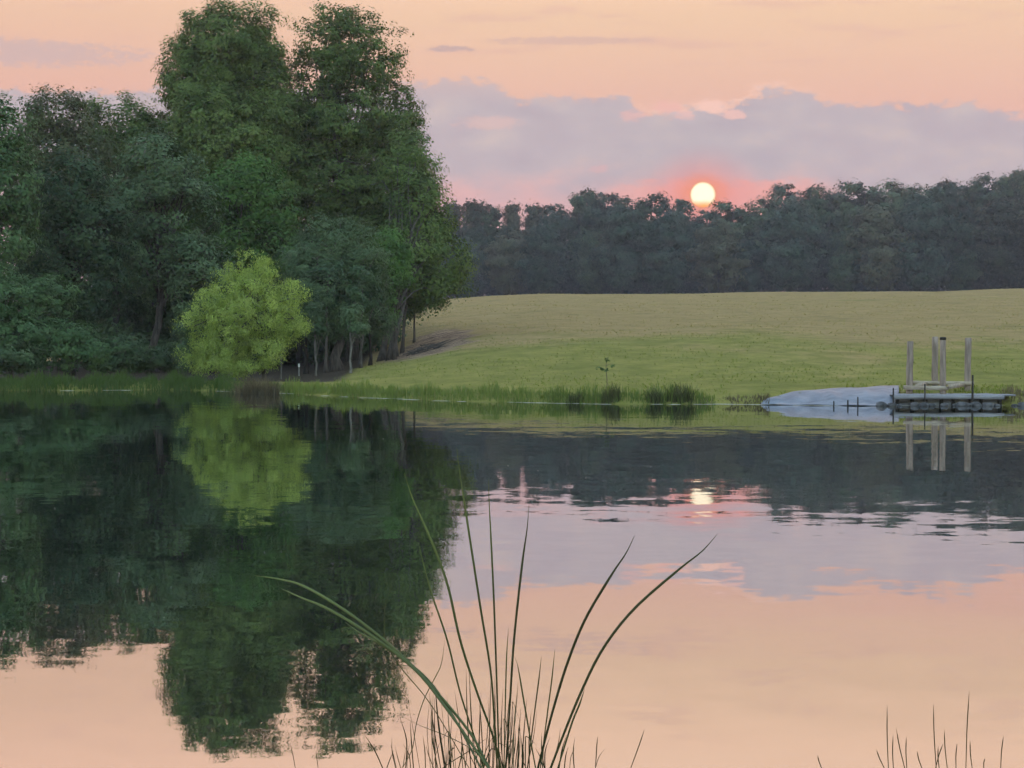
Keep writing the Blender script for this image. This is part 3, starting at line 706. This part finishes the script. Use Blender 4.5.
# ------------------------------------------------------------------ grass, reeds, shore
def blades(b, base, h, w, rng, lean=.25, seg=2, tint=None):
    """upright tapering grass blades, base k x 3"""
    k = len(base); a = rng.uniform(0, 6.28, k)
    side = np.stack([np.cos(a), np.sin(a), np.zeros(k)], 1) * (w * .5)[:, None]
    ln = rng.normal(size=(k, 3)) * lean; ln[:, 2] = 0
    mid = base + ln * (h * .3)[:, None] + np.array([0, 0, .55]) * h[:, None]
    tip = base + ln * h[:, None] + np.array([0, 0, 1.]) * h[:, None]
    v = np.stack([base - side, base + side, mid + side * .8, mid - side * .8, tip + side * .1, tip - side * .1], 1).reshape(-1, 3)
    o = np.arange(k)[:, None] * 6
    f = np.concatenate([o + np.array([[0, 1, 2, 3]]), o + np.array([[3, 2, 4, 5]])])
    t = rng.uniform(0, 1, k) if tint is None else np.clip(tint + rng.uniform(-.2, .2, k), 0, 1)
    b.add(v, f, np.repeat(t, 6))

gm = leaf_mat('meadow_grass_blades', (.17, .215, .035), (.38, .31, .13), .4, (1, 1.05, .7, 1))
rs = np.random.RandomState(21); b = MB()
n = 42000
Y = 78 + (252 - 78) * rs.uniform(0, 1, n) ** 1.7
X = rs.uniform(-.30, .30, n) * Y
ok = (Y > shore_y(X) + .5) & (forest_mask(X, Y) < .3) & (dirt_mask(X, Y) < .35)
X, Y = X[ok], Y[ok]
pat = np.sin(X * .5 + Y * .22) + np.sin(X * .21 - Y * .37 + 1) + rs.normal(size=len(X)) * .7
ok = pat > -.4; X, Y = X[ok], Y[ok]
blades(b, np.stack([X, Y, height(X, Y) - .02], 1), rs.uniform(.04, .11, len(X)) * np.where(Y < 82, 2.0, 1), rs.uniform(.03, .07, len(X)) * (Y / 90), rs, .5, tint=dry_mask(X, Y) * .85)
tag(b.build('grass', gm), 'mown meadow grass sloping up to the far trees', 'grass', kind='stuff')

def reed_strip(segs, mat, name, label, seed):
    rs = np.random.RandomState(seed); b = MB()
    for (p0, p1, n, hmin, hmax, d0, d1, tn) in segs:
        px = rs.uniform(p0, p1, n)
        D = shore_y((px - CX) / F * 90); X = (px - CX) / F * D; D = shore_y(X) + rs.uniform(d0, d1, n); X = (px - CX) / F * D
        cl = .65 + .35 * np.sin(X * 3.1 + 1) * np.sin(X * 1.3)
        h = rs.uniform(hmin, hmax, n) * np.clip(cl, .35, 1)
        blades(b, np.stack([X, D, height(X, D) - .05], 1), h, rs.uniform(.025, .05, n), rs, .16, tint=np.full(n, tn))
    return tag(b.build(name, mat), label, 'reeds', kind='stuff')
reed_strip([(-60, 235, 4600, .5, 1.0, -.2, 2.2, .0), (235, 290, 500, .2, .5, .2, 2.2, .15), (285, 395, 1700, .2, .8, -.2, 1.6, .9), (380, 560, 1500, .2, .75, -.2, 1.4, .7), (540, 715, 1100, .2, .8, -.2, 1.2, .45)], M['reed'], 'reeds',
           'green reeds and long grass fringing the far shore', 71)
reed_strip([(1000, 1090, 700, .12, .5, -.1, 2.2, .5), (700, 770, 500, .1, .3, -.1, .8, .4)], M['straw'], 'bank_grass', 'brownish rank grass on the bank beside the dock', 72)

def clump(name, px, dD, w, h, n, mat, label, cat, seed, group=None):
    rs = np.random.RandomState(seed); D = float(shore_y((px - CX) / F * 79)) + dD
    base = foot(px, D); b = MB()
    q_ = np.sqrt(rs.uniform(0, 1, n)); a_ = rs.uniform(0, 6.28, n); o = np.stack([np.cos(a_) * q_, np.sin(a_) * q_ * .6], 1) * w * .62
    p = np.stack([base[0] + o[:, 0], base[1] + o[:, 1], np.zeros(n)], 1); p[:, 2] = np.maximum(height(p[:, 0], p[:, 1]), -.3) - .03
    hh = h * rs.uniform(.55, 1.05, n) * (1.1 - .35 * np.abs(o[:, 0]) / w)
    blades(b, p, hh, rs.uniform(.025, .045, n), rs, .28)
    ob = b.build(name, mat, None, base); ob.location = base
    return tag(ob, label, cat, group)
CL = 'dark sedge clumps on the far shore'
clump('sedge_clump', 681, .2, .95, .72, 210, M['sedge'], 'largest dark sedge clump on the far shore, left of the blue tarpaulin', 'sedge', 81, CL)
clump('sedge_clump', 655, .1, .6, .65, 110, M['sedge'], 'mid sized dark sedge clump just left of the largest clump', 'sedge', 82, CL)
clump('sedge_clump', 611, .1, .7, .75, 130, M['sedge'], 'dark sedge clump at the foot of the lone sapling', 'sedge', 83, CL)
clump('sedge_clump', 575, .1, .6, .6, 90, M['sedge'], 'small sedge clump left of the lone sapling', 'sedge', 84, CL)
clump('brush_clump', 258, .5, 1.8, 1.15, 620, M['straw'], 'scruffy dry brush on the bank under the lime green tree', 'brush', 85)
clump('sedge_clump', 238, .0, 1.4, .6, 420, M['sedge'], 'dark weeds hanging over the water below the lime green tree', 'sedge', 86, CL)

# lone sapling on the shore
rs = np.random.RandomState(4); base = foot(607, 82.0)
root = empty('sapling', base); tag(root, 'lone leafy sapling on the far shore in front of the meadow', 'sapling')
b = MB(); p = smooth_path([base - (0, 0, .1), P(607, 380, 82), P(606, 366, 82), P(608, 357, 82)], 10); b.tube(p, np.linspace(.018, .007, 10), 6)
limb(b, p[5], P(598, 368, 82), .009, .005, rs); limb(b, p[6], P(612, 364, 82), .009, .005, rs)
b.build('stem', M['bark'], root, base)
b = MB(); leaves(b, np.array([P(598, 368, 82), P(608, 360, 82), P(607, 370, 82), P(612, 366, 82), P(602, 369, 82)]), np.array([.13, .16, .12, .1, .1]), 18, .12, rs, .4)
b.build('foliage', M['leaf_shrub'], root, base)

# pale scum line along the far water edge
rs = np.random.RandomState(9); b = MB(); xs = np.arange(-27, 21, .35)
wob = 0.35 * np.sin(xs * 0.9) + 0.25 * np.sin(xs * 2.3 + 1) + .12 * np.sin(xs * 5.1 + 2)
keep = np.sin(xs * .8) + np.sin(xs * 2.1 + 1) + rs.normal(size=len(xs)) * .5 > np.where(xs < -12, .9, -.5)
for x, w_, kx in zip(xs, wob, keep):
    if not kx: continue
    y = float(shore_y(x)) + w_ * .6 - .35 + rs.uniform(-.12, .1); l = rs.uniform(.2, .36); d = rs.uniform(.10, .34)
    b.add([(x - l, y, .004), (x - l * .3, y - d, .004), (x + l * .6, y - d * .8, .004), (x + l, y + .02, .004), (x + l * .2, y + d * .6, .012), (x - l * .5, y + d * .5, .012)], [[0, 1, 4, 5], [1, 2, 3, 4]])
tag(b.build('pond_scum', M['scum']), 'pale broken line of scum along the far water edge', 'scum', kind='stuff')

# small white marker under the wood
base = foot(299, 112); k = 112 / F; b = MB()
b.tube([base + (0, 0, -.1), P(299, 372, 112), P(299, 366, 112)], [.012, .012, .012], 5)
b.box((-.045, -.03, 0), (.045, .03, .2), .2, P(299, 367, 112) , .02)
ob = b.build('marker_post', M['white'], None, base); ob.location = base
tag(ob, 'small white marker in the dark under the wood, right of the lime green tree', 'marker')

# dead branches lying on the bare earth
rs = np.random.RandomState(12); base = np.array([-5.6, 130.0, float(height(-5.6, 130.0))]); b = MB()
for i in range(30):
    x, y = base[0] + np.clip(rs.normal(), -1.3, 1.3) * .8, base[1] + np.clip(rs.normal(), -1.3, 1.3) * 1.6; a = rs.normal() * .5; L = rs.uniform(.6, 1.7)
    u = np.linspace(-.5, .5, 5)[:, None]; p = np.array([x, y, 0]) + u * np.array([math.cos(a), math.sin(a), 0]) * L; p += rs.normal(size=p.shape) * .04
    p[:, 2] = height(p[:, 0], p[:, 1]) + .04 + rs.uniform(0, .28) + u[:, 0] * rs.uniform(-.3, .3)
    b.tube(p, np.linspace(.05, .02, 5) * rs.uniform(.6, 1.3), 5)
ob = b.build('brush_pile', M['bark'], None, base); ob.location = base
tag(ob, 'pile of dead branches lying on the bare earth beside the wood', 'branches')
# bits floating on the still water
for i, (px, py) in enumerate([(54, 509), (264, 553), (281, 552), (163, 619), (383, 439), (170, 588), (508, 466), (538, 471), (586, 478)]):
    D = F * CAMH / (py - HY); w_ = .9 * D / F; p = P(px, py, D); b = MB()
    b.add([(-w_, 0, .004), (0, -w_ * .8, .006), (w_, 0, .004), (0, w_ * .8, .006), (0, 0, .006 + w_ * .5)], [[0, 1, 4, 4], [1, 2, 4, 4], [2, 3, 4, 4], [3, 0, 4, 4]])
    ob = b.build('floating_leaf', M['scum']); ob.location = (p[0], p[1], 0); ob.rotation_euler = (0, 0, i * 1.3)
    tag(ob, 'tiny pale leaf floating on the dark reflection of the trees', 'leaf', 'pale leaves floating on the pond')

# ------------------------------------------------------------------ blue tarpaulin and dock
def tarpaulin():
    rs = np.random.RandomState(2); nu, nv = 56, 20
    pxs = np.linspace(761, 899, nu); b = MB(); top = []
    for j in range(nv):
        q = j / (nv - 1)
        for i in range(nu):
            g = i / (nu - 1); x = (pxs[i] - CX) / F * 76.5; d0 = float(shore_y(x)) - .45
            y = d0 + q * (.25 + 3.4 * g ** .6); x = x * y / 76.5
            p = np.array([x, y, max(float(height(x, y)), .0) + .035])
            p[2] += (.16 * g ** .7) * math.sin(min(1, q * 1.15) * 1.57) + .03 * math.sin(i * .9 + 3 * q) * math.sin(q * 3.1) + .014 * math.sin(i * .37 + q * 9)
            top.append(p)
    top = np.array(top); bot = top - (0, 0, .02); n = nu * nv
    i = np.arange(nu - 1)[None] + (np.arange(nv - 1) * nu)[:, None]
    f = np.stack([i, i + 1, i + 1 + nu, i + nu], -1).reshape(-1, 4)
    rim = list(range(nu)) + [nu * r + nu - 1 for r in range(1, nv)] + [nu * (nv - 1) + c for c in range(nu - 2, -1, -1)] + [nu * r for r in range(nv - 2, 0, -1)]
    e = np.array([[rim[k], rim[k] + n, rim[(k + 1) % len(rim)] + n, rim[(k + 1) % len(rim)]] for k in range(len(rim))])
    b.add(np.concatenate([top, bot]), np.concatenate([f, f[:, ::-1] + n, e]))
    o = b.build('tarpaulin', M['tarp'], None, P(830, 404, 76), smooth=True); o.location = P(830, 404, 76)
    tag(o, 'pale blue tarpaulin spread over the bank left of the wooden dock', 'tarpaulin')
tarpaulin()

dock = empty('dock', (17.4, 78.0, 0)); tag(dock, 'small grey wooden dock with four tall weathered pilings', 'dock')
DO = np.array((17.4, 78.0, 0))
def piling(px, ytop, D, r, lean, seed, cap=False):
    rs = np.random.RandomState(seed); x = (px - CX) / F * D; zt = CAMH + (HY - ytop) / F * D
    b = MB(); z = np.linspace(-.4, zt, 9)
    p = np.stack([x + lean * (z - zt) / 2 + rs.normal(size=9) * .006, D + rs.normal(size=9) * .006, z], 1)
    rr = r * (1.06 - .1 * np.linspace(0, 1, 9)) + rs.normal(size=9) * .004
    p = np.concatenate([p, p[-1:] + (0, 0, .012)]); rr = np.append(rr, r * .8)
    b.tube(p, rr, 12)
    o = b.build('piling', M['post'], dock, DO, smooth=False)
    if cap:
        c = MB(); c.tube([p[-1] + (0, 0, -.09), p[-1] + (0, 0, .005), p[-1] + (0, 0, .03)], [r * 1.06, r * 1.06, r * .7], 12)
        c.build('cap', M['iron'], o, DO)
    return o
A = [(910.2, 341.5, 77.6), (935.2, 337, 80.2), (942.8, 338, 77.0), (968.2, 338, 79.4)]
piling(*A[0], .135, .03, 1); piling(*A[1], .14, .01, 2); piling(*A[2], .125, -.01, 3, True); piling(*A[3], .135, .02, 4)
def bar(b, p0, p1, hw, hh):
    p0, p1 = np.array(p0, float), np.array(p1, float); d = p1 - p0; L = np.linalg.norm(d[:2]); a = math.atan2(d[1], d[0])
    v0 = len(b.v); b.box((0, -hw, -hh), (L, hw, hh), a, p0)
    vv = b.v[-1]; s = ((vv[:, :2] - p0[:2]) @ (d[:2] / L)) / L; vv[:, 2] += s * d[2]
def px_pt(a, z, off=(0, 0)): return ((a[0] - CX) / F * a[2] + off[0], a[2] + off[1], z)
for p0, p1 in ((px_pt(A[0], .70, (-.3, -.18)), px_pt(A[2], .68, (.2, -.18))), (px_pt(A[1], .84, (-1.2, -.2)), px_pt(A[3], .82, (.2, -.2))), (px_pt(A[0], .76, (.19, -.3)), px_pt(A[1], .80, (-.2, .2))), (px_pt(A[2], .75, (.18, -.3)), px_pt(A[3], .78, (.0, .3)))):
    b = MB(); bar(b, p0, p1, .045, .085); b.build('beam', M['beam'], dock, DO)
b = MB()
for i in range(26):                                     # deck planks
    x = 15.25 + i * .165
    b.box((x, 76.1, .40), (x + .155, 80.6 - .02 * (i % 3), .435 + .004 * (i % 2)), 0, (0, 0, 0), .008, .5)
b.build('deck', M['deck'], dock, DO)
b = MB(); b.box((15.2, 76.02, .26), (19.6, 76.09, .41), 0, (0, 0, 0), .01); b.box((15.3, 76.42, -.3), (19.5, 76.48, .12), 0, (0, 0, 0), .01); b.box((15.3, 76.40, .13), (19.5, 76.46, .385), 0, (0, 0, 0), .01); b.build('fascia', M['deck'], dock, DO)
for i, x in enumerate(np.linspace(15.4, 19.4, 8)):
    b = MB(); x += .1 * math.sin(i * 3.); b.tube([(x, 76.3, -.5), (x, 76.32, .398)], [.085, .08], 9); b.build('support_post', M['bark_dark'], dock, DO)
# ramp flap on the right
b = MB(); b.box((0, -.6, -.03), (.55, .6, .03), .0, (19.65, 77.2, .40), .01); b.build('ramp', M['deck'], dock, DO)

ST = 'dark stakes around the dock'
for i, (px, yt, yb, D, r, lab) in enumerate([(893.5, 388, 409, 75.7, .035, 'thin dark stake at the left front corner of the dock'), (972.7, 375, 398, 76.0, .045, 'taller dark stake in front of the right piling'),
                              (925, 384, 404, 75.8, .03, 'thin dark stake between the two front pilings'), (858, 397, 408, 75.4, .03, 'short stake at the water edge in front of the tarpaulin, nearest the dock'),
                              (848, 400, 408, 75.3, .035, 'short stake at the water edge, second out from the dock'), (834, 401, 407, 75.4, .03, 'short stake at the water edge below the middle of the tarpaulin')]):
    b = MB(); p1 = P(px, yt, D); p0 = np.array([p1[0] - .02, D, -.4]); b.tube([p0, (p0 + p1) / 2 + (.01, 0, 0), p1], [r, r * .95, r * .85], 7)
    o = b.build('stake', M['iron'], None, p0); o.location = p0; tag(o, lab, 'stake', ST)
rs = random.Random(6); npr = np.random.RandomState(6)
protos_s = []
for q in range(4):
    b = MB(); ball(b, (0, 0, 0), .2, 10, 7, .16, rs, (1.3, .9, .6)); protos_s.append(b.build('stone', M['stone'], None, smooth=False))
spots = [(x, 75.75 + rs.uniform(-.15, .2), rs.uniform(.45, 1.35)) for x in np.linspace(14.6, 20.2, 15)]
for i, (x, y, s) in enumerate(spots):
    o = protos_s[i] if i < 4 else protos_s[i % 4].copy()
    if i >= 4: col.objects.link(o)
    o.location = (x + rs.uniform(-.2, .2), y, .02); o.scale = (s, s, s); o.rotation_euler = (0, 0, rs.uniform(0, 6))
    tag(o, 'grey stone at the water line below the dock', 'stone', 'stones along the foot of the dock')

# ------------------------------------------------------------------ foreground cattails and rushes
ND = 4.2
def leaf_path(pts, D, dd=0.0):
    pts = list(pts)[::-1]                                # given tip first -> base first
    w = [P(x, y, D + dd * (1 - i / (len(pts) - 1))) for i, (x, y) in enumerate(pts)]
    b0, b1 = w[0], w[1]; d = (b0 - b1) / np.linalg.norm(b0 - b1)
    d = d * .55 + np.array([0, 0, -1.]) * .45; d /= np.linalg.norm(d)
    L = (b0[2] + .2) / max(.25, -d[2])
    vis = smooth_path(w, 30)
    t0 = (vis[0] - vis[1]) / np.linalg.norm(vis[0] - vis[1]); ext = []; p = vis[0]
    for q in range(6):
        dd_ = t0 * (1 - q / 5) + d * (q / 5); p = p + dd_ / np.linalg.norm(dd_) * L / 6; ext.append(p)
    return np.array(ext[::-1] + list(vis)), len(w)
def blade(pts, w, parent, base, mat, D=ND, name='leaf', tint=.3, tiplight=.0, dd=0.0, tap=4.0):
    p, _ = leaf_path(pts, D, dd); n = len(p); sg = np.concatenate([[0], np.cumsum(np.linalg.norm(np.diff(p[6:], axis=0), axis=1))]); u = np.concatenate([np.zeros(6), sg / sg[-1]])
    px = D / F
    rad = w * .46 * px * .5 * np.minimum(1, (1 - u) * tap + .08) ** .8 * (.8 + .2 * np.sin(np.clip(u, 0, 1) * 2.6))
    b = MB(); b.tube(p, rad, 6, np.repeat(np.clip(tint + tiplight * sstep(.45, 1, u), 0, 1), 6).tolist() + [tint, tint + tiplight], .28)
    return b.build(name, mat, parent, base, smooth=True)

def cattail(label, D, items):
    base = np.array([(items[0][0][-1][0] - CX) / F * D, D, -.2]); r = empty('cattail', base)
    tag(r, label, 'cattail', 'cattails in the foreground clump')
    for it in items: blade(it[0], it[1], r, base, M['cattail'], D, tint=it[2], tiplight=it[3], dd=it[4] if len(it) > 4 else 0)
cattail('cattail with green leaves arching far out to the left', 4.1, [
    ([(254, 576), (280, 580), (306, 588), (350, 615), (394, 650), (429, 685), (469, 733), (486, 764)], 6.5, .35, .65, -.3),
    ([(280.5, 589), (300, 598), (328, 610), (372, 637), (416, 672), (447, 711), (478, 755)], 6.5, .35, .6, -.3),
    ([(344.7, 623), (360, 634), (385, 648), (425, 678), (452, 716), (474, 757)], 5, .3, .4, -.2),
    ([(398, 571), (391, 587), (385, 606), (384, 625), (386, 642), (400, 668), (430, 705), (466, 765)], 2.2, .3, .2)])
cattail('cattail with a pale green leaf tip leaning left over the dark reflection', 4.25, [
    ([(404, 473), (413, 500), (429, 536), (447, 584), (460, 641), (477, 694), (493, 738), (500, 766)], 5.5, .25, .75),
    ([(418, 543), (423, 563), (431, 593), (447, 641), (460, 694), (477, 747), (482, 766)], 4, .25, .5),
    ([(444.6, 641), (441, 665), (433.6, 681), (424, 700), (416, 725), (412, 750), (403, 768)], 2, .2, .1)])
cattail('tallest upright cattail of the clump, tip highest above the water', 4.2, [
    ([(456.5, 448), (460, 475), (466.6, 518), (480, 606), (491, 676), (495, 738), (497, 766)], 4.8, .25, .6),
    ([(488.6, 479), (489, 500), (491, 540), (494, 606), (497, 694), (499, 768)], 4.2, .2, .5),
    ([(508.6, 628), (507, 650), (506, 676), (504, 764)], 3, .2, .1)])
cattail('straight cattail leaning slightly right of the tallest one', 4.15, [
    ([(529, 505.7), (527, 530), (522, 566), (514, 641), (510, 703), (506, 766)], 5, .15, .1),
    ([(515, 659), (518, 668), (524, 703), (533, 755), (535, 766)], 3.6, .15, .1)])
cattail('cattail whose leaf slants up to the right, tip short of the longest one', 4.2, [
    ([(635, 535.6), (626, 554), (612, 575), (586, 619), (568, 663), (553, 712), (539, 766)], 6, .1, .05),
    ([(555, 650), (552, 680), (548, 711), (541, 766)], 3, .15, .1), ([(541.6, 656.6), (539, 680), (535, 711), (528, 766)], 3, .15, .1)])
cattail('cattail with the longest leaf bowing right, tip under the sun reflection', 4.1, [
    ([(717.6, 534.7), (702, 552), (678, 571), (634, 610), (603, 650), (581, 694), (563, 738), (552, 767)], 6.2, .1, .05),
    ([(585, 689.6), (580, 705), (572, 725), (559, 767)], 4.2, .1, .05)])

rs = random.Random(14)
base = np.array([(470 - CX) / F * 4.3, 4.3, -.2]); rt = empty('rush_tuft', base)
tag(rt, 'tuft of many thin dark rush stems at the foot of the cattails', 'rush')
stems = [([(398, 716), (420, 727), (445, 737), (470, 750), (490, 768)], 1.8), ([(489, 738), (470, 752), (449, 765), (440, 772)], 2.0), ([(289, 744), (292, 757), (294, 768)], 1.6), ([(315, 752), (317, 768)], 1.5)]
for i in range(88):
    bx_ = rs.gauss(468, 48); ht = rs.uniform(14, 95) * math.exp(-((bx_ - 480) / 85) ** 2) + 8
    ln = rs.gauss(0, 6) + (bx_ - 485) * .12 * (ht / 60)
    if i % 11 == 5: stems.append(([(bx_ + ln + rs.uniform(-16, 16), 768 - ht * .5), (bx_ + ln * .9 + rs.uniform(-4, 4), 768 - ht * .72), (bx_ + ln * .6, 768 - ht * .55), (bx_, 772)], rs.uniform(1.6, 2.8)))
    else: stems.append(([(bx_ + ln, 768 - ht), (bx_ + ln * .55 + rs.gauss(0, 1.5), 768 - ht * .5), (bx_, 772)], rs.uniform(1.2, 2.8)))
for s_, w in stems: blade(s_, w, rt, base, M['straw' if rs.random() < .16 else 'rush'], rs.uniform(4.1, 4.5), 'stem', rs.uniform(0, 1), tap=2.0)

base = np.array([(935 - CX) / F * 4.3, 4.3, -.2]); rt = empty('rush_tuft', base)
tag(rt, 'sparse tuft of thin upright rush stems in the lower right corner', 'rush')
for (a, bb) in [((888.6, 706), (890, 768)), ((897.8, 730), (906, 768)), ((908, 738), (908.5, 768)), ((878, 751), (885, 768)), ((894.7, 737), (895, 768)), ((919, 753), (923, 768)),
               ((935, 705), (938, 768)), ((946, 731), (949, 768)), ((945, 745), (938, 768)), ((959, 745), (958, 768)), ((971, 691), (968, 768)), ((972, 742), (974, 768)), ((1005.6, 737), (1003, 768)), ((987, 760), (986, 770)), ((940, 748), (941, 769))]:
    m_ = ((a[0] + bb[0]) / 2 - .6, (a[1] + bb[1]) / 2)
    blade([a, m_, bb], 2.3, rt, base, M['rush'], rs.uniform(4.1, 4.5), 'stem', rs.uniform(0, .8))
for pts, lab in [([(645, 731), (640, 746), (632, 768)], 'single thin reed leaning right, alone right of the cattail clump'), ([(598, 738), (597, 750), (596, 768)], 'single short upright reed just right of the cattail clump'),
                 ([(819, 757), (820, 762), (823, 770)], 'single reed tip far left of the lower right tuft')]:
    o = blade(pts, 2.2, None, (0, 0, 0), M['rush'], 4.3, 'reed', .4); tag(o, lab, 'reed', 'single reeds in the foreground')

# ------------------------------------------------------------------ evening haze
hm = bpy.data.materials.new('evening_haze'); hm.use_nodes = True; hm.node_tree.nodes.clear(); t = NT(hm.node_tree)
pv = t.node('ShaderNodeVolumePrincipled'); pv.inputs['Color'].default_value = (.72, .80, 1.0, 1)
pv.inputs['Density'].default_value = HAZE_DENSITY; pv.inputs['Anisotropy'].default_value = HAZE_G
o_ = t.node('ShaderNodeOutputMaterial'); t.l.new(pv.outputs[0], o_.inputs['Volume'])
b = MB(); b.box((-1600, -320, -2.8), (1600, 2300, 75))
# the ground sheet reaches past the haze only far behind the trees, out of sight
hz = b.build('haze', hm); tag(hz, kind='stuff')
